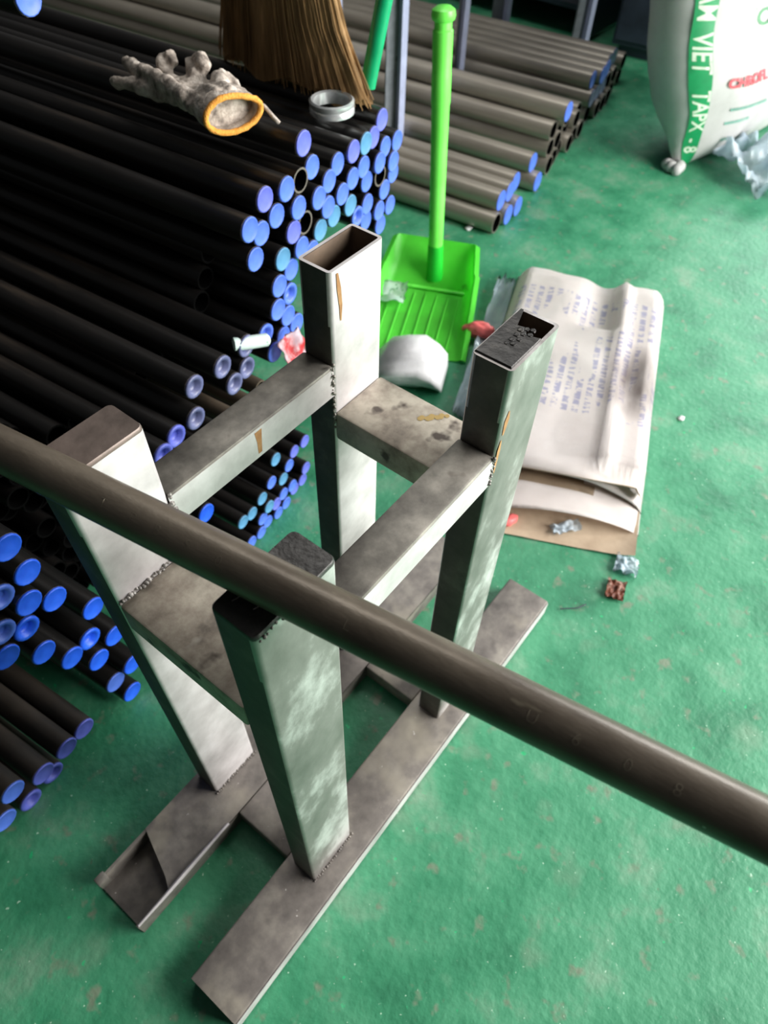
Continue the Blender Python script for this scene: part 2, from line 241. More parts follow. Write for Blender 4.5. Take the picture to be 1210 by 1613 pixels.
# ---------------------------------------------------------------- the welded pipe stand
SL, SW, TA, TB = .3012, .1955, .08, .0401        # post spacing along / across, tube 80 x 40
HB = .04
stand = tag(empty('pipe_stand', (.15, .1, 0)), 'welded steel four-post stand on two long floor rails in the foreground', 'stand')
SO = Vector((-.15, -.1, 0))
def sobj(name, bm, m, label=None, smooth=True, parent=None):
    for v in bm.verts: v.co += SO
    o = obj(name, bm, m, parent or stand, smooth=smooth)
    if label: o['label'] = label
    return o
def post(x, y, z1, top='open', mi_front=None, flare=0, m0='galv', name='post', label=None):
    """vertical rectangular tube, base on the rail"""
    bm = bmesh.new(); r = .0045
    zs = [(HB, 0), (z1-.06, 0), (z1-.03, flare*.25), (z1-.012, flare*.65), (z1, flare)]
    rings = []
    for z, fx in zs: rings.append([(px - (fx if px < x+TA/2 else 0), py, z) for px, py in rrect(x, x+TA, y, y+TB, r)])
    if top == 'open':
        t = .0035
        rings.append([(px, py, z1) for px, py in rrect(x+t, x+TA-t, y+t, y+TB-t, .002)])
        V = loft(bm, rings, cap0=True)
        n = len(rings[0]); inn = [[bm.verts.new((px, py, z)) for px, py in rrect(x+t, x+TA-t, y+t, y+TB-t, .002)] for z in (z1-.0005, z1-.05)]
        for i in range(n):
            j = (i+1) % n; f = bm.faces.new((inn[0][i], inn[0][j], inn[1][j], inn[1][i])); f.material_index = 1
        bm.faces.new(inn[1]).material_index = 1
        mats = [M[m0], M['inner'], M['shaded_side_steel']]
    else:
        r2 = .006
        rings.append([(px - (flare if px < x+TA/2 else 0), py, z1+.0025) for px, py in rrect(x+.002, x+TA-.002, y+.002, y+TB-.002, r)])
        V = loft(bm, rings[:-1], cap0=True, cap1=True)
        mats = [M[m0], M['inner'], M['shaded_side_steel']]
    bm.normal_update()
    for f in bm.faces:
        if abs(f.normal.x) > .72 and f.material_index == 0 and f.calc_area() > 1e-4: f.material_index = 2  # x-facing sides get the steel with shade in its colour
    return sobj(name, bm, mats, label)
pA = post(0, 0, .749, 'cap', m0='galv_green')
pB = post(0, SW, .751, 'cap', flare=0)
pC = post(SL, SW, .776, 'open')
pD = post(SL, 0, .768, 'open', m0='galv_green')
def cap_plate(x0, x1, y0, y1, z, m, label, blobs=0, notch=False, parent=None):
    bm = bmesh.new()
    ring = rrect(x0, x1, y0, y1, .005)
    if notch:   # the plate stops short at the far right corner, leaving a dark gap
        ring = [(x0, y0), (x1-.026, y0), (x1-.030, y0+.012), (x1-.021, y0+.018), (x1-.023, y0+.026), (x1-.010, y1-.006), (x1, y1-.003), (x1, y1), (x0, y1)]
    lo = [(a, b, z) for a, b in ring]; hi = [(a, b, z+.003) for a, b in ring]; mid = [(a*.985+(x0+x1)*.0075, b*.96+(y0+y1)*.02, z+.0042) for a, b in ring]
    loft(bm, [lo, hi, mid], cap0=True, cap1=True)
    o = sobj('end_plate', bm, M[m], label, parent=None)
    return o
cap_plate(0, TA, 0, TB, .749, 'black_cap', 'scratched black end plate')
cap_plate(-.001, TA, SW, SW+TB, .751, 'brown_plate', 'smooth dull brown end plate with rounded edges')
cap_plate(SL+.003, SL+TA-.003, .003, TB-.001, .7655, 'black_cap', 'black end plate with rough lumps and a gap at one corner', notch=True)
# rough lumps on the plate of the right post
bm = bmesh.new()
for k, (ax, ay, rr) in enumerate([(.030, .014, .0035), (.034, .018, .003), (.038, .013, .003), (.042, .018, .0034), (.046, .014, .003), (.050, .019, .0036), (.054, .015, .003), (.027, .019, .0025), (.049, .009, .003), (.056, .010, .003)]):
    bmesh.ops.create_icosphere(bm, subdivisions=1, radius=rr, matrix=Matrix.Translation((SL+ax, ay+.004, .7695)) @ Matrix.Diagonal((1, 1, .6, 1)))
sobj('weld_lumps', bm, M['black_cap'])
# scratches on the plate of the front post
bm = bmesh.new()
for (a, b2, c, d) in [(.012, .031, .030, .026), (.016, .016, .036, .010), (.022, .034, .030, .030)]:
    tube(bm, [(a, b2, .7533), (c, d, .7533)], .0005, 5)
sobj('scratch_ridges', bm, M['weld'])
# weld beads
def weld(pts, r=.0024, step=.0036, jit=.0011, m='weld'):
    bm = bmesh.new()
    for a, b in zip(pts, pts[1:]):
        a = Vector(a); b = Vector(b); n = max(1, int((b-a).length/step))
        for k in range(n+1):
            p = a.lerp(b, k/n) + Vector([random.uniform(-jit, jit) for _ in range(3)])
            bmesh.ops.create_icosphere(bm, subdivisions=1, radius=r*random.uniform(.5, 1.2), matrix=Matrix.Translation(p))
    sobj('weld_bead', bm, M[m], smooth='all')
weld([(.004, -.001, .7495), (.050, -.001, .7495)], .002)
weld([(.002, SW-.002, .592), (TA, SW-.002, .592)])
weld([(SL-.002, SW-.001, .672), (SL-.002, SW-.001, .585)], .002, m='top_steel')
weld([(SL-.001, -.001, .667), (SL-.001, -.001, .630)], .002)
weld([(TA+.002, SW-.001, .668), (TA+.002, SW-.001, .63)], .003)
weld([(0, -.0015, HB+.002), (TA, -.0015, HB+.002)], .002, m='base_steel')
weld([(0, SW-.0015, HB+.002), (TA, SW-.0015, HB+.002)], .002, m='base_steel')
# rust runs
def run(pts, w, name='rust_run'):
    bm = bmesh.new(); L = []; Rr = []
    for (x, y, z, k) in pts: L.append(bm.verts.new((x-w*k, y, z))); Rr.append(bm.verts.new((x+w*k, y, z)))
    for i in range(len(pts)-1): bm.faces.new((L[i], Rr[i], Rr[i+1], L[i+1]))
    sobj(name, bm, M['rust'], smooth=False)
run([(SL+.010, SW-.0006, .772, .5), (SL+.012, SW-.0006, .755, 1), (SL+.014, SW-.0006, .735, .8), (SL+.0135, SW-.0006, .718, .3)], .0028)
run([(.190, SW-.0006, .663, 1.2), (.190, SW-.0006, .650, .8), (.189, SW-.0006, .634, .6)], .004)
run([(SL+.010, -.0006, .718, .2), (SL+.009, -.0006, .708, 1), (SL+.008, -.0006, .698, .7), (SL+.007, -.0006, .690, .3)], .004)
run([(SL+.006, -.0006, .684, .3), (SL+.0055, -.0006, .672, .9), (SL+.005, -.0006, .655, .7), (SL+.005, -.0006, .64, .3)], .003)
# long side bars (40 x 40 tube)
def bar(x0, x1, y0, y1, z0, z1, m, name, label=None, bev=.003):
    bm = bmesh.new(); box(bm, x0, x1, y0, y1, z0, z1, bevel=bev); return sobj(name, bm, m if isinstance(m, list) else M[m], label)
bar(TA, SL, 0, TB, .625, .667, 'top_steel', 'side_bar')
bar(TA, SL, SW, SW+TB, .628, .669, 'top_steel', 'side_bar')
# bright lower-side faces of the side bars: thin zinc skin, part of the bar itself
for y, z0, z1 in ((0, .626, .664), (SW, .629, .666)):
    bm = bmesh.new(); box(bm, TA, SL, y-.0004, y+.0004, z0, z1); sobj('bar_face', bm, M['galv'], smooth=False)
# upper crosspieces, flat 80 x 40 tube
bar(0, TA, TB, SW, .548, .588, 'cross_steel', 'crosspiece')
bar(SL, SL+TA, TB, SW, .563, .603, 'cross_steel', 'crosspiece')
# yellow stain on far crosspiece
bm = bmesh.new()
for k in range(9):
    a = k/8; cx = SL+.052+.022*a; cy = .118-.020*a + .002*math.sin(k*2)
    bmesh.ops.create_circle(bm, cap_ends=True, radius=.0042*(1-.5*abs(a-.4)), segments=8, matrix=Matrix.Translation((cx, cy, .6034+k*.00002)))
sobj('yellow_stain', bm, plain('ochre_stain', srgb(176, 150, 92), .7), smooth=False)
# lower crosspieces
bar(0, TA, .052, .150, .006, .039, 'base_steel', 'lower_crosspiece')
bar(SL, SL+TA, .052, .150, .006, .039, 'base_steel', 'lower_crosspiece')
# floor rails
def rail_closed():
    bm = bmesh.new(); x0, x1, y0, y1, t = -.185, .607, -.030, .052, .004
    sec = rrect(y0, y1, 0, HB, .004, 2); ins = rrect(y0+t, y1-t, t, HB-t, .002, 2)
    n = len(sec)
    A = [[bm.verts.new((x, a, b)) for a, b in sec] for x in (x0, x1)]
    B = [[bm.verts.new((x, a, b)) for a, b in ins] for x in (x0, x0+.06, x1-.06, x1)]
    for i in range(n):
        j = (i+1) % n
        bm.faces.new((A[0][i], A[1][i], A[1][j], A[0][j]))
        bm.faces.new((A[0][j], B[0][j], B[0][i], A[0][i])); bm.faces.new((A[1][i], B[3][i], B[3][j], A[1][j]))
        for p, q in ((0, 1), (2, 3)): bm.faces.new((B[p][i], B[p][j], B[q][j], B[q][i])).material_index = 1
    bm.faces.new(B[1]).material_index = 1; bm.faces.new(B[2][::-1]).material_index = 1
    bmesh.ops.recalc_face_normals(bm, faces=bm.faces)
    return sobj('floor_rail', bm, [M['base_steel'], M['inner']])
rail_closed()
def rail_cut():
    """rail under the rear posts: its near end has the top cut away on a slant so it is an open trough"""
    bm = bmesh.new(); x0, x1, y0, y1, t = -.190, .607, .150, .240, .004
    box(bm, x0, x1, y0, y1, 0, t)                       # bottom
    box(bm, x0+.004, x1, y1-t, y1, t, HB-.001)               # far wall
    box(bm, x0, x1, y0, y0+t, t, HB-.001)               # near wall
    top = [(-.100, y1), (x1, y1), (x1, y0), (-.135, y0), (-.125, y0+.018)]
    lo = [(a, b, HB-t) for a, b in top]; hi = [(a, b, HB) for a, b in top]
    loft(bm, [lo, hi], cap0=True, cap1=True)
    bmesh.ops.recalc_face_normals(bm, faces=bm.faces)
    o = sobj('floor_rail', bm, M['base_steel'], 'floor rail with its near end cut open like a trough')
    bm = bmesh.new()                                    # bright bent lip along the near wall
    tube(bm, [(-.188, y0+.001, HB-.001), (-.14, y0, HB+.001), (-.10, y0, HB+.002), (-.02, y0, HB)], [.002, .0028, .0035, .002], 8)
    sobj('bent_lip', bm, M['galv'])
    bm = bmesh.new()
    box(bm, x0, x0+.016, y1-.010, y1+.004, .02, HB+.002, bevel=.002)
    sobj('bent_corner', bm, M['top_steel'])
rail_cut()
for y in (-.0305,):
    bm = bmesh.new(); box(bm, -.183, .605, y-.0006, y+.0002, .004, HB-.002); sobj('rail_side_face', bm, M['galv'], smooth=False)

# ---------------------------------------------------------------- foreground pipe over the stand
PR = .0163
d_ = Vector((.1650, -.9863, 0)); c_ = Vector((.0360, -.0180, .7537+PR))
bm = bmesh.new(); L0, L1 = -.75, .62
a_, b_ = c_ + d_*L0, c_ + d_*L1
rings = [circ((0, 0, z), r, (0, 0, 1), 40) for z, r in ((L0, PR-.003), (L0, PR), (L1, PR), (L1, PR-.003))]
rings += [circ((0, 0, L1-.05), PR-.003, (0, 0, 1), 40)]
loft(bm, rings, cap1=True); loft(bm, [circ((0, 0, z), PR-.003, (0, 0, 1), 40) for z in (L0, L0+.05)], cap1=True)
fp = obj('steel_pipe', bm, M['pipe_brown'], smooth=True)
q_ = d_.to_track_quat('Z', 'Y'); fp.rotation_mode = 'QUATERNION'; fp.rotation_quaternion = q_; fp.location = c_
tag(fp, 'long brown-grey steel pipe lying across the tops of the front and left posts', 'pipe')
# faint stamped characters along the pipe
def text_mesh(s, size, depth=0, bold=0):
    cu = bpy.data.curves.new('t', 'FONT'); cu.body = s; cu.size = size; cu.extrude = depth; cu.offset = bold; cu.align_x = 'CENTER'; cu.align_y = 'CENTER'; cu.resolution_u = 3
    o = bpy.data.objects.new('t', cu); COL.objects.link(o); dg = bpy.context.evaluated_depsgraph_get(); me = bpy.data.meshes.new_from_object(o.evaluated_get(dg))
    bpy.data.objects.remove(o); bpy.data.curves.remove(cu); return me
def subdivided(me, f, cuts=1):
    bm = bmesh.new(); bm.from_mesh(me); bpy.data.meshes.remove(me)
    bmesh.ops.triangulate(bm, faces=bm.faces)
    for _ in range(cuts):
        bmesh.ops.subdivide_edges(bm, edges=[e_ for e_ in bm.edges if e_.calc_length() > .004], cuts=1); bmesh.ops.triangulate(bm, faces=bm.faces)
    for v in bm.verts: v.co = f(v.co)
    return bm
qi = q_.inverted()
top_local = qi @ Vector((-.55, -.1, .83)); top_local.z = 0; top_local.normalize(); a0 = math.atan2(top_local.y, top_local.x)
def on_pipe(t0):
    def f(co):
        a = a0 - co.y/PR; r = PR+.00012
        return Vector((r*math.cos(a), r*math.sin(a), t0+co.x))
    return f
for ch, t0 in (('T', -.155), ('P', -.130), ('B', -.110), ('9', -.086), ('0', -.062), ('L', .03), ('U', .145), ('6', .170), ('0', .198), ('8', .224)):
    obj('stamped_character', subdivided(text_mesh(ch, .010, bold=-.0002), on_pipe(t0)), M['pipe_mark'], fp)

# ---------------------------------------------------------------- stacked pipes
P0 = Vector((.90364, .58796, 0)); EV = Vector((.98481, .17365, 0)); DV = Vector((math.cos(math.radians(96)), math.sin(math.radians(96)), 0))
def pipe_mesh(r, L, mname, wall=.003, seg=16, rim='pipe_end'):
    bm = bmesh.new()
    def rg(y, rr): return [(rr*math.cos(2*PI*k/seg), y, rr*math.sin(2*PI*k/seg)) for k in range(seg)]
    loft(bm, [rg(L, r), rg(0, r)]); loft(bm, [rg(0, r), rg(0, r-wall)], mi=1); loft(bm, [rg(0, r-wall), rg(.05, r-wall)], cap1=True, mi=2)
    bm.faces.new([bm.verts.new(p) for p in rg(L, r)])
    bmesh.ops.recalc_face_normals(bm, faces=bm.faces)
    me = bpy.data.meshes.new('steel_pipe'); bm.to_mesh(me); bm.free()
    for q in (M[mname], M[rim], M['hollow']): me.materials.append(q)
    for p in me.polygons: p.use_smooth = True
    me.set_sharp_from_angle(angle=math.radians(50)); return me
def cap_mesh(r, m, kind='disc', seg=16):
    bm = bmesh.new()
    def rg(y, rr): return [(rr*math.cos(2*PI*k/seg), y, rr*math.sin(2*PI*k/seg)) for k in range(seg)]
    if kind == 'disc': prof = [(.012, r-.0032), (.0, r-.0032), (.0, r*.97), (-.0022, r*.97), (-.0034, r*.90), (-.0026, r*.84), (-.0026, r*.3)]
    else: prof = [(.012, r-.0032), (.0, r-.0032), (.0, r*.98), (-.003, r*.98), (-.0042, r*.88), (-.003, r*.62), (.004, r*.55), (.006, r*.25)]
    loft(bm, [rg(y, rr) for y, rr in prof], cap1=True)
    bmesh.ops.recalc_face_normals(bm, faces=bm.faces)
    me = bpy.data.meshes.new('end_cap'); bm.to_mesh(me); bm.free(); me.materials.append(M[m])
    for p in me.polygons: p.use_smooth = True
    return me
CM = {}
def cap_of(r, m, kind):
    k = (r, m, kind)
    if k not in CM: CM[k] = cap_mesh(r, m, kind)
    return CM[k]
PMS = {'big': pipe_mesh(.0185, 2.6, 'pipe_black'), 'dusty': pipe_mesh(.0185, 2.6, 'pipe_dusty'), 'fill': pipe_mesh(.0185, 2.45, 'pipe_black', rim='rim_dark'), 'small': pipe_mesh(.0143, 2.6, 'pipe_black'), 'rusty': pipe_mesh(.0143, 2.6, 'pipe_rusty', rim='pipe_rusty'), 'grey': pipe_mesh(.030, 2.4, 'pipe_grey', wall=.004)}
RZ = math.radians(6)
def put_pipe(s, z, kind, label, group, cap=None, ck='disc', back=0., r=.0185, rz=RZ, base=None, tilt=0.):
    o = bpy.data.objects.new('steel_pipe', PMS[kind]); COL.objects.link(o)
    p = (base or (P0 + EV*s)) + DV*back; o.location = (p.x, p.y, z); o.rotation_euler = (tilt, 0, rz)
    tag(o, label, 'pipe', group)
    if cap:
        c = bpy.data.objects.new('end_cap', cap_of(r, cap, ck)); COL.objects.link(c); c.parent = o; c.location = (0, 0, 0)
    return o
ORD = ['leftmost', 'second from left', 'third from left', 'fourth from left', 'fifth from left', 'sixth from left', 'seventh from left', 'eighth from left', 'ninth from left', 'tenth from left', 'eleventh from left', 'twelfth from left', 'thirteenth from left', 'fourteenth from left']
ROWN = ['top', 'second', 'third', 'fourth', 'fifth', 'sixth', 'seventh', 'eighth', 'ninth', 'tenth']
def rows(P, h):
    """split (s,z) into rows from the top down, each sorted from the left"""
    idx = sorted(range(len(P)), key=lambda i: -P[i][1]); out = {}; row = 0; top = None; cur = []
    R = []
    for i in idx:
        if top is None or top - P[i][1] > h: cur = []; R.append(cur); top = P[i][1]
        cur.append(i)
    for a, c in enumerate(R):
        for b, i in enumerate(sorted(c, key=lambda i: P[i][0])): out[i] = (a, b)
    return out
rr_ = rows(UP, .034)
TEAL = {14, 26, 31, 32, 34}; OPEN = {3, 12, 43}; VIO = {0, 1, 11, 24, 25, 5}; RING = {20, 48, 17}
CN = {'blue': 'blue', 'blue_violet': 'violet', 'blue_deep': 'deep blue', 'teal': 'teal', 'cap_grey': 'grey', None: 'no'}
for i, (s, z) in enumerate(UP):
    c = 'teal' if i in TEAL else None if i in OPEN else 'blue_violet' if i in VIO else 'blue'
    a, b = rr_[i]
    put_pipe(s, z, 'big', 'black pipe with %s cap, tall stack, %s row, %s' % (CN[c], ROWN[a], ORD[b]) if a else 'black pipe with %s cap, tall stack, top row, %s' % (CN[c], ORD[b]), 'black pipes in the tall stack', c, 'ring' if i in RING else 'disc', back=.0 if i in OPEN else random.uniform(-.006, .006))
MC = ['cap_grey', 'cap_grey', 'cap_grey', 'cap_grey', 'cap_grey', 'cap_grey', 'blue_violet', 'blue_violet']
MO = sorted(range(len(MID)), key=lambda i: -MID[i][0])
for k, i in enumerate(MO):
    put_pipe(MID[i][0], MID[i][1], 'big', 'black pipe with grey-violet cap above rear side bar, %s' % ORD[len(MO)-1-k], 'black pipes in the sloping heap', MC[i], 'ring', back=random.uniform(-.006, .004))
rr_ = rows(LEFT, .05)
for i, (s, z) in enumerate(LEFT):
    a, b = rr_[i]
    put_pipe(s, z, 'big', 'blue-capped black pipe left of brown-topped post, %s row, %s' % (ROWN[a], ORD[b]), 'black pipes by the left post', 'blue_deep' if i not in (4, 5, 13) else 'blue', 'ring' if i in (4, 5, 6, 9) else 'disc', back=random.uniform(-.01, .004))
rr_ = rows(UNDER, .032)
for i, (s, z) in enumerate(UNDER):
    a, b = rr_[i]; c = ('teal' if i in (0, 5, 10, 15, 13, 14) else 'blue_violet' if i in (1, 2, 4, 7, 8, 11) else 'blue')
    put_pipe(s, max(z, .0145), 'small', 'thin black pipe, %s cap, under the stack, %s row, %s' % (CN[c], ROWN[a], ORD[b]), 'thin pipes under the tall stack', c, r=.0143, back=random.uniform(-.004, .004))
put_pipe(LONE[0][0], LONE[0][1], 'big', 'black pipe with deep blue cap peeping out below rear side bar', None, 'blue_deep')
nm = ['rightmost', 'second from right', 'middle', 'fourth from right', 'lowest and leftmost']
for i, (s, z) in enumerate(FLOORP):
    put_pipe(s, z, 'dusty', 'dusty blue-capped black pipe at lower left frame edge, %s' % nm[i], 'pipes at the lower left edge', 'blue' if i > 2 else 'blue_violet', back=random.uniform(-.004, .004))
for k, (s, z, lab) in enumerate([(-1.052, .0185, 'under the pair nearest the stack'), (-1.098, .0185, 'beside the lowest one')]):
    put_pipe(s, z, 'dusty', 'dusty black pipe at lower left frame edge, %s' % lab, 'pipes at the lower left edge', 'blue_violet', 'ring', back=.02)
for part_, where in (([p for p in FILL if p[0] >= -.445], 'tall stack'), ([p for p in FILL if p[0] < -.445], 'sloping heap')):
    rr_ = rows(part_, .03)
    for i, (s, z) in enumerate(part_):
        if where == 'sloping heap' and -.56 < s < -.43 and z < .37: continue
        a, b = rr_[i]
        put_pipe(s, z, 'fill', 'uncapped black pipe recessed in the %s, %s row, %s' % (where, (ROWN+['eleventh', 'twelfth', 'thirteenth', 'fourteenth', 'fifteenth'])[a], ORD[b]), 'recessed black pipes of the ' + where, None, back=random.uniform(.10, .15) if s > -.6 else random.uniform(.14, .22))
# thin uncapped rusty pipes showing between the heap and the side bar
for k, (s, z) in enumerate([(-.452, .355), (-.488, .350), (-.528, .352)]):
    put_pipe(s, z, 'rusty', 'dull rusty uncapped pipe below the heap beside the rear side bar, %s' % ['nearest the rear post', 'middle one of three', 'nearest the left post'][k], 'rusty uncapped pipes', None, back=-.01)
# pipe high on the left whose cap shows at the top of the picture
hp = put_pipe(0, 0, 'big', 'black pipe with large bright blue cap at the top left corner', None, 'blue', base=Vector((.399, .735, 0))); hp.location.z = .86
# shelf rack that carries the stack
rk = tag(empty('pipe_rack', tuple(P0 + EV*.12 + DV*.8)), 'dark steel shelf rack carrying the tall stack of black pipes', 'rack')
def rk_box(name, p, sx, sy, z0, z1, m='dark_steel'):
    bm = bmesh.new(); box(bm, -sx/2, sx/2, -sy/2, sy/2, z0, z1, bevel=.002)
    o = obj(name, bm, M[m], rk); o.location = Vector((p.x, p.y, 0)) - rk.location; o.rotation_euler = (0, 0, math.radians(10)); return o
for bk in (.75, 2.1):
    for s in (-.455 if False else .085,): rk_box('upright', P0 + EV*s + DV*bk, .04, .04, 0, .40)
    rk_box('beam', P0 + EV*(-.17) + DV*bk, .50, .05, .350, .3685)
    rk_box('upright', P0 + EV*(-.25) + DV*bk, .03, .03, 0, .351)

# ---------------------------------------------------------------- grey pipes on the right
G0 = Vector((1.6578, .7326, 0)); GE = Vector((.985, .172, 0)).normalized()
gl = []
UPR = [(1.84, 1.285), (2.39, 1.40), (1.93, 1.60), (2.78, 1.47), (3.06, 1.24)]
def gx(u):          # position of an upright measured across the pile, along the pipes' direction
    w = Vector((u[0], u[1], 0)) - G0; det = GE.x*DV.y - GE.y*DV.x; return (w.x*DV.y - w.y*DV.x)/det
def grow(x0, x1, z, colf, back=0):
    x = x0
    while x < x1:
        hit = [gx(u) for u in UPR if abs(gx(u) - x) < .058]
        if hit: x = max(hit) + .058
        gl.append([x, z, colf(x), back + random.uniform(-.012, .012)]); x += .0615
grow(.0, 1.22, .030, lambda x: 'blue' if x < .33 else None)
grow(.0308, 1.20, .083, lambda x: 'blue' if x < .30 else ('cap_grey' if .85 < x < 1.0 else None), .01)
grow(.31, .60, .136, lambda x: None, .01); grow(.87, 1.15, .136, lambda x: 'blue' if x < 1.0 else 'cap_grey', .01)
r3 = sorted(g[0] for g in gl if g[1] == .136)
pr3 = min(((x1, x2) for x1, x2 in zip(r3, r3[1:]) if x2-x1 < .07), key=lambda q: abs((q[0]+q[1])/2 - .43))
gl.append([(pr3[0]+pr3[1])/2, .189, 'blue', -.02])
gl[0][2] = None
RN = {.030: 'bottom row', .083: 'second row', .136: 'third row', .189: 'top'}
PMS['grey'].name = 'steel_pipe'
cnt = {}
for (x, z, c, bk) in gl:
    k = cnt.get(z, 0); cnt[z] = k+1
    NTH = ['nearest', 'second', 'third', 'fourth', 'fifth', 'sixth', 'seventh', 'eighth', 'ninth', 'tenth', 'eleventh', 'twelfth', 'thirteenth', 'fourteenth', 'fifteenth', 'sixteenth', 'seventeenth', 'eighteenth', 'nineteenth', 'twentieth', 'twenty-first']
    lab = 'grey pipe%s, %s of pile beyond dustpan, %s from near side' % (' with %s cap' % ('blue' if c == 'blue' else 'grey') if c else ' with open end', RN[z], NTH[k]) if z < .17 else 'thick grey steel pipe lying on top of the pile beyond the dustpan'
    p = G0 + GE*x
    put_pipe(0, z, 'grey', lab, 'grey pipes beyond the dustpan', 'blue' if c == 'blue' else c, 'disc', back=bk, r=.030, base=p)

# rack uprights standing beyond
def upright(x, y, h, wide, label, rz=0., z0=0.):
    o = tag(empty('rack_upright', (x, y, z0), rz), label, 'upright', None)
    bm = bmesh.new(); box(bm, -wide/2, wide/2, -.004, .004, 0, h, bevel=.001); obj('web', bm, M['upright'], o)
    bm = bmesh.new(); box(bm, wide/2-.004, wide/2+.016, -.030, .004, 0, h, bevel=.001); obj('flange', bm, M['upright_edge'], o)["label"] = 'pale lavender flange'
    bm = bmesh.new(); box(bm, -wide/2-.02, wide/2+.03, -.05, .03, 0, .006); obj('foot_plate', bm, M['upright'], o)
    return o
upright(1.84, 1.285, 1.5, .042, 'grey slotted steel upright with pale edge behind the green dustpan handle', -.55)
upright(2.39, 1.40, 1.5, .012, 'slim pale steel upright just right of the dustpan handle top', -.55)
upright(1.93, 1.60, 1.5, .016, 'pale lavender steel upright behind the straw broom', -.55)
upright(2.78, 1.47, 1.3, .050, 'grey steel upright at the far edge of the grey pipe pile', -.55)
upright(3.06, 1.24, 1.2, .050, 'grey upright at the far right end of the grey pipe pile', -.55)

# dark bench with a carton on it, far behind
bn = tag(empty('workbench', (3.62, 1.92, 0)), 'dark steel bench far behind the grey pipes', 'bench')
for sx in (-.42, .42):
    for sy in (-.64, .64):
        bm = bmesh.new(); box(bm, sx-.025, sx+.025, sy-.025, sy+.025, 0, .74, bevel=.003); obj('leg', bm, M['dark_steel'], bn)
bm = bmesh.new(); box(bm, -.46, .46, -.68, .68, .74, .78, bevel=.004); obj('bench_top', bm, M['dark_steel'], bn)
bm = bmesh.new(); box(bm, -.40, .40, -.612, .612, .10, .12); obj('lower_shelf', bm, M['dark_steel'], bn)
bm = bmesh.new(); box(bm, -.39, .39, -.672, -.667, .02, .73); obj('shade_end_panel', bm, M['dark_steel'], bn)  # added panel, keeps doorway light off the floor under the bench
bm = bmesh.new(); box(bm, .446, .450, -.612, .612, .02, .73); obj('shade_back_panel', bm, M['dark_steel'], bn)  # added panel, keeps the space under the bench dark
cb = tag(empty('steel_cabinet', (3.56, .93, 0), .12), 'dark steel cabinet standing on the floor beyond the end of the grey pipe pile', 'cabinet')
bm = bmesh.new(); box(bm, -.38, .38, -.24, .24, .04, .82, bevel=.004); obj('cabinet_body', bm, M['dark_steel'], cb)
bm = bmesh.new(); box(bm, -.35, .35, -.21, .21, 0, .04); obj('plinth', bm, M['dark_steel'], cb)
for sy in (-.118, .118):
    bm = bmesh.new(); box(bm, -.388, -.381, sy-.112, sy+.112, .06, .79, bevel=.002); dr = obj('door', bm, M['dark_steel'], cb)
    bm = bmesh.new(); box(bm, -.400, -.389, sy*.2-.006, sy*.2+.006, .36, .48, bevel=.002); obj('door_handle', bm, M['upright'], dr)
ct = tag(empty('carton', (3.46, 1.55, 0.121), .12), 'tan cardboard carton on the low shelf of the dark bench, far behind', 'box')
bm = bmesh.new(); box(bm, -.15, .15, -.2, .2, 0, .13, bevel=.003); obj('carton_body', bm, M['carton'], ct)
bm = bmesh.new(); box(bm, -.15, -.002, -.2, .2, .1305, .1335); box(bm, .002, .15, -.2, .2, .1305, .1335); obj('lid_flap', bm, M['carton'], ct)

# ---------------------------------------------------------------- dustpan
dp = tag(empty('dustpan', (1.225, .695, 0)), 'lime green plastic dustpan with a tall upright handle, behind the rear post', 'dustpan')
DO = Vector((1.225, .695, 0))
ux = Vector((.42, -.907, 0)).normalized()      # across (image right)
uy = Vector((.80, .60, 0)).normalized()        # from lip to back
uy = (uy - ux*uy.dot(ux)).normalized()
def dpt(a, b, z): return ux*a + uy*b + Vector((0, 0, z))
HW = .128
def pan():
    bm = bmesh.new(); n = 9
    # shell cross-sections from the front lip to the back: floor with side walls
    secs = []
    for b, hw, hh, zf in ((-.205, HW+.006, .004, .003), (-.16, HW+.004, .014, .004), (-.05, HW, .038, .008), (.055, HW-.006, .058, .014)):
        secs.append([(-hw-.012, b, zf+hh), (-hw, b, zf+hh+.004), (-hw+.010, b, zf+hh*.3+.001), (-hw+.026, b, zf), (0, b, zf), (hw-.026, b, zf), (hw-.010, b, zf+hh*.3+.001), (hw, b, zf+hh+.004), (hw+.012, b, zf+hh)])
    # back wall rises from the fold
    for b, hw, zf, hh in ((.060, HW-.010, .022, .054), (.10, HW-.016, .052, .040), (.14, HW-.022, .090, .016)):
        secs.append([(-hw-.012, b, zf+hh), (-hw, b, zf+hh+.004), (-hw+.010, b, zf+hh*.3), (-hw+.026, b, zf), (0, b, zf), (hw-.026, b, zf), (hw-.010, b, zf+hh*.3), (hw, b, zf+hh+.004), (hw+.012, b, zf+hh)])
    secs.append([(x*.97, .152, .108) if 0 < i < 8 else (x*.97, .152, .102) for i, (x, b, z) in enumerate(secs[-1])])
    top = [[dpt(*p) for p in s] for s in secs]
    V = loft(bm, top, closed=False)
    bm.verts.ensure_lookup_table()
    g = bmesh.ops.solidify(bm, geom=bm.faces[:], thickness=.003)
    return obj('pan', bm, M['green_pan'], dp, smooth=True)
pan()
bm = bmesh.new()
for k in range(7):
    a = -.09 + .03*k; tube(bm, [dpt(a, -.19, .0058), dpt(a, .03, .0150)], .0011, 6)
obj('rib', bm, M['green_pan'], dp)
bm = bmesh.new(); box(bm, -.10, .10, -.005, .005, 0, .006, bevel=.002)
for v in bm.verts: v.co = dpt(v.co.x, v.co.y+.055, v.co.z+.016)
obj('step_ledge', bm, M['green_pan'], dp)
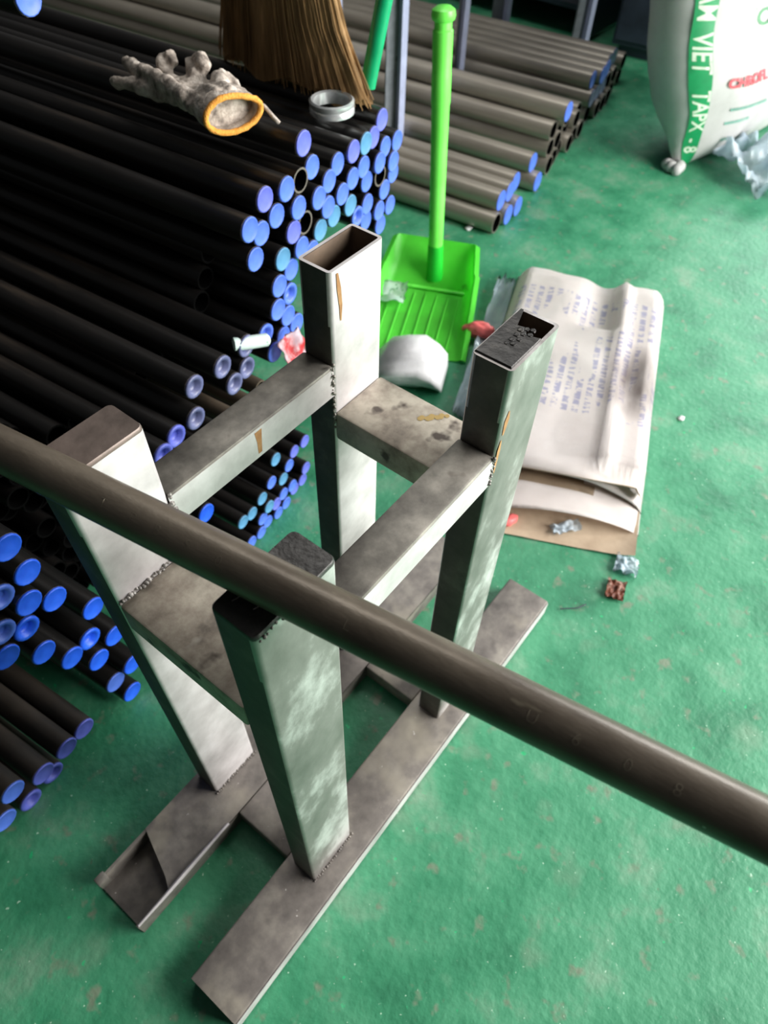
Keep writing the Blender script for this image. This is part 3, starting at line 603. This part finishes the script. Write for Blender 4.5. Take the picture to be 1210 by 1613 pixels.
# handle
bm = bmesh.new()
hb = dpt(.012, .085, .02); ht = Vector((.030, .058, .640)) + dpt(.012, .085, 0)
def hp_(t): return hb.lerp(ht, t)
ts = [(0, .0165), (.14, .0175), (.145, .0185), (.3, .0190), (.55, .0198), (.70, .0208), (.71, .0222), (.80, .0222), (.81, .0215), (.90, .0222), (.93, .0222), (.935, .0190), (.955, .0190), (.962, .0245), (.975, .0262), (.99, .0245), (1., .015)]
tube(bm, [hp_(t) for t, r in ts], [r for t, r in ts], 20)
obj('handle', bm, M['green_plastic'], dp, smooth=True)
bm = bmesh.new(); tube(bm, [hp_(.02), hp_(.17)], [.0225, .0200], 16); obj('handle_socket', bm, plain('darker_lime_plastic', srgb(30, 196, 50), .4), dp, smooth=True)['label'] = 'darker green socket'
# white scrap in the pan
def blob(name, m, loc, sx, sy, sz, amp, seed, freq=18, sub=4, parent=None, rz=0, flat=True, label=None, cat=None):
    bm = bmesh.new(); bmesh.ops.create_icosphere(bm, subdivisions=sub, radius=1)
    for v in bm.verts:
        c = v.co.copy(); k = 1 + amp*noise.noise(c*freq*.12 + Vector((seed, 0, 0))) + amp*.6*(abs(noise.noise(c*freq*.3 + Vector((0, seed, 0)))) - .25)
        v.co = Vector((c.x*sx*k, c.y*sy*k, c.z*sz*k))
    zmin = min(v.co.z for v in bm.verts)
    for v in bm.verts: v.co.z -= zmin
    o = obj(name, bm, M[m], parent, smooth='all'); o.location = loc; o.rotation_euler = (0, 0, rz)
    if label: tag(o, label, cat)
    return o
def sheet(name, m, loc, w, l, amp, seed, rz, lift=.02, n=18, label=None, cat=None, freq=20, curl=.0, thick=.0012):
    bm = bmesh.new(); G = []
    for i in range(n+1):
        row = []
        for j in range(n+1):
            x, y = (i/n-.5)*w, (j/n-.5)*l
            z = amp*(abs(noise.noise(Vector((x*freq, y*freq, seed)))) + .5*noise.noise(Vector((x*freq*2.3, y*freq*2.3, seed+5)))) + curl*((2*i/n-1)**2)
            k = 1 + .12*noise.noise(Vector((i*.4, j*.4, seed)))
            row.append(bm.verts.new((x*k, y*k, z)))
        G.append(row)
    for i in range(n):
        for j in range(n): bm.faces.new((G[i][j], G[i+1][j], G[i+1][j+1], G[i][j+1]))
    bmesh.ops.solidify(bm, geom=bm.faces[:], thickness=thick)
    zmin = min(v.co.z for v in bm.verts)
    for v in bm.verts: v.co.z -= zmin
    o = obj(name, bm, M[m], smooth='all'); o.location = loc; o.rotation_euler = (0, 0, rz)
    if label: tag(o, label, cat)
    return o
p = DO + dpt(-.110, -.010, .012)
sheet('plastic_scrap', 'mint', (p.x, p.y, .014), .085, .12, .02, 3, .45, label='mint-white plastic scrap lying in the green dustpan beside the rear post', cat='scrap', curl=.02)

# white bag behind the far crosspiece: short open-mouthed sleeve
def sleeve():
    bm = bmesh.new(); rings = []
    ax = Vector((.42, -.907, 0)).normalized(); up = Vector((0, 0, 1)); sd = ax.cross(up)
    for k, (t, w, h) in enumerate([(-.09, .062, .018), (-.06, .068, .040), (-.02, .070, .050), (.02, .066, .050), (.055, .060, .044), (.075, .055, .030), (.080, .045, .012)]):
        ring = []
        for q in range(28):
            a = 2*PI*q/28; n_ = 1 + .22*noise.noise(Vector((math.cos(a)*2.2, math.sin(a)*2.2, k*.9+2))) + .10*noise.noise(Vector((math.cos(a)*6, math.sin(a)*6, k*1.7)))
            ring.append(ax*t + sd*(w*math.cos(a)*n_) + up*(h*(math.sin(a)*n_) + h*1.02 + .002))
        rings.append(ring)
    loft(bm, rings, cap0=True, cap1=True)
    o = obj('plastic_bag', bm, M['white_plastic'], smooth='all'); o.location = (.975, .550, 0)
    zmin = min(v.co.z for v in o.data.vertices)
    for v in o.data.vertices: v.co.z = max(v.co.z - zmin, 0)
    return tag(o, 'crumpled white bag on the floor in front of the green dustpan', 'bag')
sleeve()

# ---------------------------------------------------------------- broom and green stick
br = tag(empty('straw_broom', (.868, .775, .625)), 'soft straw broom with its fan of bristles resting on the black pipes', 'broom')
def fan():
    bm = bmesh.new(); n = 46; rows_ = []
    T = 14
    for t in range(T+1):
        f = t/T; ring = []
        w0 = .138*(1-f)**.75 + .022; cy = .035*f + .01; cx = .05*f
        for q in range(n):
            a = 2*PI*q/n; rp = 1 + .10*math.sin(q*5.3)*(1-f*.5) + .05*math.sin(q*11.7)
            x = cx + (.026*(1-f)+.016*f)*math.sin(a)*rp; y = cy + .03*f + w0*math.cos(a)
            if f < .25: y += -.022*(1-f/.25)*max(0, -math.cos(a))
            z = .40*f + (.012*math.sin(q*7.1) if t == 0 else 0) + .012
            ring.append((x, y, z))
        rows_.append(ring)
    loft(bm, rows_, cap0=True, cap1=True)
    return obj('bristle_bundle', bm, M['straw'], br, smooth=False)
fan()
bm = bmesh.new()
for k in range(420):
    v = random.uniform(-1, 1); s = random.choice((-1, 1))
    w = .140; pts = []
    for f in (0, .25, .6, 1):
        w0 = w*(1-f)**.75 + .022
        y = .065*f + .01 + w0*v*(1.04 if abs(v) > .9 else 1) ; 
        if f == 0 and v < 0: y -= .022*(-v)
        x = .05*f + s*(.029*(1-f)+.017*f)*math.sqrt(max(0, 1-v*v)) + random.uniform(-.002, .002)
        pts.append((x, y, .40*f + (random.uniform(.0, .02) if f == 0 else 0) + .003))
    tube(bm, pts, [.0007, .0009, .0011, .0012], 3, cap=False)
obj('bristles', bm, M['straw'], br, kind='stuff')
bm = bmesh.new(); tube(bm, [(.045, .043, .38), (.05, .045, .44), (.09, .06, .95)], [.022, .016, .014], 12); obj('handle', bm, M['straw'], br, smooth=True)
bm = bmesh.new()
for zz in (.385, .40, .415): tube(bm, [(.048+.024*math.cos(a*PI/8), .044+.024*math.sin(a*PI/8), zz) for a in range(17)], .003, 6)
obj('binding_cord', bm, M['green_stick'], br)
st = bmesh.new(); tube(st, [(0, 0, .013), (.09, -.082, .60), (.1, -.090, .66)], [.0135, .0135, .0135], 16)
tube(st, [(.1, -.090, .66), (.102, -.092, .67)], [.0165, .0165], 16)
gs = obj('broom_stick', st, M['green_stick'], smooth=True); gs.location = (.912, .640, .630); tag(gs, 'green metal-sheathed stick leaning beside the straw broom', 'stick')

# ---------------------------------------------------------------- coupling ring on the stack
rg_ = tag(empty('pipe_clamp', (.818, .640, .629)), 'shiny zinc ring clamp lying on the black pipes by the stack edge', 'clamp')
bm = bmesh.new(); n = 32
def rgc(r, z): return [(r*math.cos(2*PI*k/n), r*math.sin(2*PI*k/n), z) for k in range(n)]
loft(bm, [rgc(.034, .001), rgc(.0375, .003), rgc(.0375, .010), rgc(.0355, .0125), rgc(.0375, .015), rgc(.0375, .021), rgc(.034, .023), rgc(.030, .021), rgc(.030, .003), rgc(.034, .001)])
obj('ring_band', bm, M['chrome'], rg_, smooth=True)
bm = bmesh.new(); box(bm, .030, .052, -.010, .010, .003, .021, bevel=.003); obj('lug', bm, M['chrome'], rg_)
bm = bmesh.new(); tube(bm, [(.044, -.018, .012), (.044, .018, .012)], .004, 8); obj('bolt', bm, M['chrome'], rg_)

# ---------------------------------------------------------------- glove
gl_ = tag(empty('work_glove', (.575, .615, .692)), 'grubby knitted cotton glove with an orange cuff, lying on the black pipes', 'glove')
GX = Vector((-.27, -.963, 0)).normalized()      # towards the cuff opening
GY = Vector((.963, -.27, 0)).normalized()       # image right
def gp(a, b, z): return -GX*a + GY*b + Vector((0, 0, z))
def glove():
    bm = bmesh.new()
    # sleeve from the cuff to the palm (closed body, the cuff opening is a separate rim)
    rings = []
    for k, (a, c, w, h, zc) in enumerate([(.004, 0, .044, .025, .025), (.03, 0, .042, .024, .024), (.06, -.004, .040, .018, .019), (.095, -.008, .042, .013, .015), (.13, -.014, .040, .012, .013), (.155, -.018, .030, .009, .011)]):
        rings.append([gp(a, c + w*math.cos(2*PI*q/24), max(.001, zc + h*math.sin(2*PI*q/24)*(1+.15*math.sin(q*3)))) for q in range(24)])
    loft(bm, rings, cap0=True, cap1=True)
    def fing(pts, r): tube(bm, [gp(*p) for p in pts], r, 12)
    fing([(.05, -.034, .030), (.10, -.040, .030), (.15, -.040, .026), (.20, -.044, .022), (.245, -.042, .018), (.258, -.040, .016)], [.012, .013, .012, .0115, .010, .004])
    fing([(.13, -.040, .012), (.17, -.058, .011), (.205, -.078, .010), (.215, -.084, .010)], [.012, .011, .009, .004])
    fing([(.13, -.014, .014), (.17, -.012, .018), (.195, -.006, .030), (.185, .004, .038), (.165, .002, .030)], [.012, .011, .010, .010, .006])
    fing([(.10, .012, .016), (.135, .016, .022), (.150, .022, .034), (.135, .030, .042), (.110, .026, .036)], [.014, .013, .012, .012, .007])
    fing([(.06, .024, .022), (.09, .034, .028), (.105, .046, .024), (.085, .054, .020), (.05, .052, .014)], [.014, .013, .012, .010, .005])
    o = obj('knitted_body', bm, M['cotton'], gl_, smooth='all')
    m = o.modifiers.new('r', 'REMESH'); m.mode = 'VOXEL'; m.voxel_size = .0032; m.use_smooth_shade = True
    s = o.modifiers.new('s', 'SMOOTH'); s.factor = .6; s.iterations = 3
    tx = bpy.data.textures.new('crumple', 'CLOUDS'); tx.noise_scale = .022
    d = o.modifiers.new('d', 'DISPLACE'); d.texture = tx; d.strength = .010; d.mid_level = .5; d.texture_coords = 'LOCAL'
    bm = bmesh.new(); rings = []
    def cuff(a, w, h): return [gp(a, w*math.cos(2*PI*q/32), max(.0, .025 + h*math.sin(2*PI*q/32)*(1 - .25*max(0, math.cos(2*PI*q/32-.4))*(math.sin(2*PI*q/32) > 0)))) for q in range(32)]
    loft(bm, [cuff(.010, .046, .027), cuff(-.012, .044, .0255), cuff(-.012, .041, .0225), cuff(.003, .038, .0200)])
    fcs = bm.faces.new([bm.verts.new(p) for p in cuff(.003, .0385, .0205)]); 
    obj('cuff_lining', bm, M['cotton'], gl_, smooth=True)
    bm = bmesh.new(); c = cuff(-.013, .0425, .0240); c.append(c[0])
    V = [gp(0, 0, 0)]
    rings = []
    for q in range(32):
        p = c[q]; t = (Vector(c[(q+1) % 32]) - Vector(c[q-1])).normalized(); r = .0042*(1+.12*math.sin(q*9))
        u = GX; v = t.cross(u); rings.append([p + u*(r*math.cos(2*PI*k/8)) + v*(r*math.sin(2*PI*k/8)) for k in range(8)])
    rings.append(rings[0]); loft(bm, rings)
    obj('cuff_edge', bm, M['orange'], gl_, smooth='all')['label'] = 'orange overlocked cuff edge'
    bm = bmesh.new(); tube(bm, [gp(.0, .042, .028), gp(-.006, .052, .020), gp(-.022, .056, .010), gp(-.030, .060, .004)], [.0025, .0025, .003, .0028], 8)
    obj('loose_thread', bm, M['cotton'], gl_, smooth='all')
glove()

# ---------------------------------------------------------------- scraps by the stack
sheet('plastic_wrapper', 'redwhite', (.533, .487, .380), .05, .085, .012, 8, -1.2, label='red and white plastic wrapper stuck on the pipe ends beside the rear post', cat='wrapper', freq=30).rotation_euler = (1.15, 0, .1)
bm = bmesh.new(); tube(bm, [(-.03, 0, .012), (-.028, 0, .012), (.0, 0, .011), (.024, 0, .011), (.028, 0, .011)], [.005, .010, .0105, .010, .005], 14)
o = obj('plastic_tube', bm, M['mint'], smooth=True); o.location = (.455, .500, .440); o.rotation_euler = (0, .1, -.5); tag(o, 'small white tube with green print on the pipe ends above the rear side bar', 'tube')

# ---------------------------------------------------------------- paper sack on the floor
PO = Vector((.815, -.115, 0)); PX = Vector((math.cos(math.radians(20.5)), math.sin(math.radians(20.5)), 0)); PY = Vector((-PX.y, PX.x, 0))
ps = tag(empty('paper_sack', tuple(PO)), 'used white paper sack with blue print and brown lining, lying on the floor', 'sack')
PL, PW = .885, .40
def ps_pt(t, w, z): return PX*(t*PL) + PY*(w*PW) + Vector((0, 0, z))
def interp(P, s):
    for (a, *va), (b, *vb) in zip(P, P[1:]):
        if a <= s <= b:
            k = (s-a)/(b-a) if b > a else 0; return [x*(1-k)+y*k for x, y in zip(va, vb)]
    return P[-1][1:] if s > P[-1][0] else P[0][1:]
#          s     t     z
PROF = [(0, .060, .046), (.03, .09, .052), (.07, .13, .054), (.10, .185, .048), (.13, .210, .036), (.155, .19, .036), (.18, .150, .060), (.20, .128, .080), (.225, .145, .092), (.27, .21, .096), (.5, .45, .086), (.75, .72, .082), (.90, .90, .080), (.96, .965, .064), (1., 1.0, .010)]
def paper():
    bm = bmesh.new(); ns, nw = 90, 34; uv = bm.loops.layers.uv.new('UVMap'); G = []; UVs = {}
    for i in range(ns+1):
        s = (i/ns)**1.25 if False else i/ns
        t, z = interp(PROF, s); row = []
        for j in range(nw+1):
            w = j/nw; e_ = min(w, 1-w)*2
            side = min(1, (e_/.16))**.5
            if s < .24: side = math.sin(PI*min(1, max(0, w*.93+.0)))**.55 if 0 < w < 1 else 0
            fold_in = 1.0
            # the overhanging lip and the mouth are deepest left of the middle and close towards the right edge
            tt = t
            if s < .24: tt = t + (.22-t)*0*e_ - .06*(w*w)*(s < .05) + .0*w
            ridge = .016*math.exp(-((w-.27-.05*(t-.5))/.035)**2)*(t > .17) - .020*math.exp(-((w-.42)/.10)**2)*(t > .7)
            pinch = .022*math.exp(-((w-.20)/.10)**2 - ((t-.52)/.10)**2)
            zz = (z*side*fold_in + (ridge - pinch)*side) + .004*noise.noise(Vector((t*7, w*5, 1)))*side
            wk = w*(1+.0*t); sh = .035*math.sin(min(1, max(0, (t-.85)/.15))*PI/2)
            tt2 = tt - sh*(1-abs(2*w-1)**3)*.35 + (.02*noise.noise(Vector((w*5, t*3, 4))) if t > .9 else 0)
            if s < .13: tt2 += .07*(1-w)*(1-s/.13)*0 + (.035*(.5-w))
            if .13 <= s < .26: tt2 += (.035*(.5-w))
            v = bm.verts.new(ps_pt(tt2, wk - .0*(1-t), max(zz, .002))); UVs[v] = (t, w); row.append(v)
        G.append(row)
    for i in range(ns):
        for j in range(nw):
            f = bm.faces.new((G[i][j], G[i+1][j], G[i+1][j+1], G[i][j+1])); f.material_index = 1 if .105 < i/ns < .195 or (.05 < i/ns < .12 and j/nw > .30 + .06*math.sin(i*.9)) else 0  # tan below the lip includes its shadow, put into the ply's colour
            for l in f.loops: l[uv].uv = UVs[l.vert]
    g = bmesh.ops.solidify(bm, geom=bm.faces[:], thickness=.0015)
    return obj('printed_sheet', bm, [M['paper'], M['paper_in_lip_shade']], ps, smooth='all')
paper()
bm = bmesh.new(); ns, nw = 30, 20; G = []
for i in range(ns+1):
    t = -.005 + .36*i/ns; row = []
    for j in range(nw+1):
        w = .01+.98*j/nw; row.append(bm.verts.new(ps_pt(t + .035*(.5-w) , w, .0035 + .012*abs(2*w-1)**6*(1-i/ns) + .004*noise.noise(Vector((t*20, w*8, 0)))**2)))
    G.append(row)
for i in range(ns):
    for j in range(nw): bm.faces.new((G[i][j], G[i+1][j], G[i+1][j+1], G[i][j+1]))
obj('brown_lining', bm, M['paper_in_lip_shade'], ps, smooth='all')['label'] = 'brown kraft lining in the open mouth'
# tan lining under the overhanging lip, also carrying the lip's shade as colour
bm = bmesh.new(); G = []
for i in range(9):
    s = .128 + .075*i/8; t, z = interp(PROF, s); row = []
    for j in range(nw+1):
        w = .03+.94*j/nw; e_ = min(w, 1-w)*2; side = min(1, (e_/.16))**.5
        row.append(bm.verts.new(ps_pt(t - .0028 + .035*(.5-w), w, max(.003, (z-.0006)*side))))
    G.append(row)
for i in range(8):
    for j in range(nw): bm.faces.new((G[i][j], G[i+1][j], G[i+1][j+1], G[i][j+1]))
obj('fold_underside', bm, M['paper_in_lip_shade'], ps, smooth='all')
# glassy scrap in the mouth and odds and ends
sheet('film_scrap', 'clear_film', tuple(PO + ps_pt(.045, .36, .006)), .025, .06, .014, 12, .9, label='clear crumpled film in the open mouth of the paper sack', cat='scrap', freq=50)
sheet('film_scrap', 'clear_film', tuple(PO + ps_pt(-.012, .04, .001)), .045, .045, .016, 15, .3, label='clear crumpled film at the lower right corner of the paper sack', cat='scrap', freq=50)
sheet('candy_wrapper', 'scrap', (.735, -.112, .001), .045, .035, .014, 21, .3, label='small brown and white wrapper on the floor below the paper sack', cat='wrapper', freq=60)
sheet('plastic_sleeve', 'clear_film', (1.19, .475, .002), .05, .56, .03, 31, .37-PI/2+PI*0, label='pale translucent film along the left edge of the paper sack', cat='film', freq=12)
blob('plastic_scrap', 'pink', (1.20, .505, .001), .014, .042, .025, .25, 5, rz=.4, label='coral red plastic scrap between dustpan and paper sack', cat='scrap')
blob('plastic_scrap', 'pink', (.745, .135, .001), .012, .022, .008, .3, 9, rz=1.2, sub=3, label='small red scrap under the lower left corner of the paper sack', cat='scrap')
for k, (x, y, r, lab) in enumerate([(1.62, .815, .010, 'pale dust clump on the floor right of the dustpan, farther one'), (1.50, .74, .012, 'pale dust clump on the floor right of the dustpan, nearer one'), (1.26, -.02, .007, 'pale paint fleck on the floor right of the paper sack')]):
    blob('dust_clump', 'white_plastic', (x, y, 0), r*1.3, r, r*.35, .5, 30+k, sub=2, label=lab, cat='dust')
bm = bmesh.new(); tube(bm, [(.632, -.050, .004), (.655, -.075, .003), (.672, -.083, .003)], .0012, 5)
o = obj('wire_bit', bm, M['dark_steel']); tag(o, 'short bit of dark wire on the floor beside the front rail end', 'wire')
# ---------------------------------------------------------------- white woven sack
SK = Vector((2.385, .49, 0)); SE = Vector((.973, -.230, 0)).normalized(); SN = Vector((-.230, -.973, 0)).normalized()
sk = tag(empty('woven_sack', tuple(SK)), 'bulging white woven sack with a green lettered stripe at the upper right', 'sack')
WS, HS = .62, .85
def sk_half(h):   # half thickness along SN
    k = min(1, h/.30); return .005 + .17*math.sin(k*PI/2)**.8
def sk_pt(s, h, front=1, off=0.):
    """s 0..1 along the width, h height in metres"""
    u = 2*s-1; prof = max(0, 1-abs(u)**2.6)**.5
    inset = .03*math.exp(-h/.05)
    x = WS*(.5 + .5*u*(1-inset*0)) 
    bulge = -.15*math.sin(min(1, h/.45)*PI/2)*(1-s)     # left edge swells outwards
    y = front*(sk_half(h)*prof) + off*front
    lean = -.24*h                                         # leans back
    wr = .022*noise.noise(Vector((s*5, h*8, 2)))*front*min(1, h/.1)
    return SE*(x + bulge) + SN*(y + lean + wr) + Vector((0, 0, h + .002))
def sack():
    bm = bmesh.new(); rings = []
    hs = [0, .01, .03, .06, .1, .15, .2, .26, .33, .4, .48, .56, .64, .72, .78, .82, .85]
    for h in hs:
        ring = [sk_pt(k/26, h, 1) for k in range(27)] + [sk_pt(k/26, h, -1) for k in range(25, 0, -1)]
        if h > .7:
            c = sum(ring, Vector())/len(ring); f = 1-.7*((h-.7)/.15)**2; ring = [c + (p-c)*f if True else p for p in ring]
            ring = [Vector((p.x, p.y, h)) for p in ring]
        rings.append(ring)
    loft(bm, rings, cap0=True, cap1=True)
    obj('sack_body', bm, M['sack'], sk, smooth='all')
    bm = bmesh.new(); G = []
    for i in range(31):
        h = .005 + .70*i/30; G.append([bm.verts.new(sk_pt(s, h, 1, .0018)) for s in (.035, .045, .055, .065, .075, .09, .105)])
    for a, b in zip(G, G[1:]):
        for j in range(6): bm.faces.new((a[j], a[j+1], b[j+1], b[j]))
    obj('printed_stripe', bm, M['stripe'], sk, smooth='all')['label'] = 'green printed stripe with pale letters'
    def word(txt, size, s_c, h_c, m, name, vertical=False, bold=.002, sx=1.0):
        def f(co):
            if vertical: s = s_c + (co.y*sx)/WS; h = h_c - co.x
            else: s = s_c + co.x/WS; h = h_c + co.y*sx
            return sk_pt(max(.01, min(.99, s)), max(.003, h), 1, .0022)
        b = subdivided(text_mesh(txt, size, bold=bold), f, 2)
        return obj(name, b, M[m], sk)
    for wd, hc in (('NAM', .50), ('VIET', .365), ('TAPX', .205), ('- 8', .085)): word(wd, .052, .070, hc, 'print_white', 'stripe_lettering', True, .001)
    word('MOC', .060, .315, .440, 'print_green', 'green_lettering', bold=.001)
    word('CHROFL', .038, .285, .285, 'print_red', 'red_lettering', bold=.0016)
    for (s0, s1, h, w_) in ((.27, .62, .500, .003), ):
        bm = bmesh.new(); A = [bm.verts.new(sk_pt(s0+(s1-s0)*k/12, h, 1, .003)) for k in range(13)]; B = [bm.verts.new(sk_pt(s0+(s1-s0)*k/12, h+w_*2, 1, .003)) for k in range(13)]
        for k in range(12): bm.faces.new((A[k], A[k+1], B[k+1], B[k]))
        obj('printed_rule', bm, M['print_green'], sk)
    bm = bmesh.new()
    for (s0, s1, h, w_) in ((.22, .44, .195, .010), (.21, .36, .150, .010), (.215, .25, .09, .012)):
        s = s0
        while s < s1:
            q = .006 + random.random()*.006; A = [sk_pt(s, h, 1, .003), sk_pt(s+q, h, 1, .003), sk_pt(s+q, h+w_, 1, .003), sk_pt(s, h+w_, 1, .003)]; bm.faces.new([bm.verts.new(v) for v in A]); s += q+.004
    obj('small_print', bm, M['print_mint'], sk, kind='stuff')
    bm = bmesh.new(); c = sk_pt(.02, .0, 1)
    for k in range(5):
        bmesh.ops.create_icosphere(bm, subdivisions=2, radius=.016+.006*random.random(), matrix=Matrix.Translation(c + Vector((random.uniform(-.05, .0), random.uniform(-.02, .03), .014))))
    obj('knotted_corner', bm, M['sack'], sk, smooth='all')
sack()
sheet('clear_wrap', 'clear_film', (2.51, .235, .002), .30, .24, .14, 46, .9, label='crumpled clear plastic wrap on the floor at the foot of the white sack', cat='wrap', freq=9, n=40)
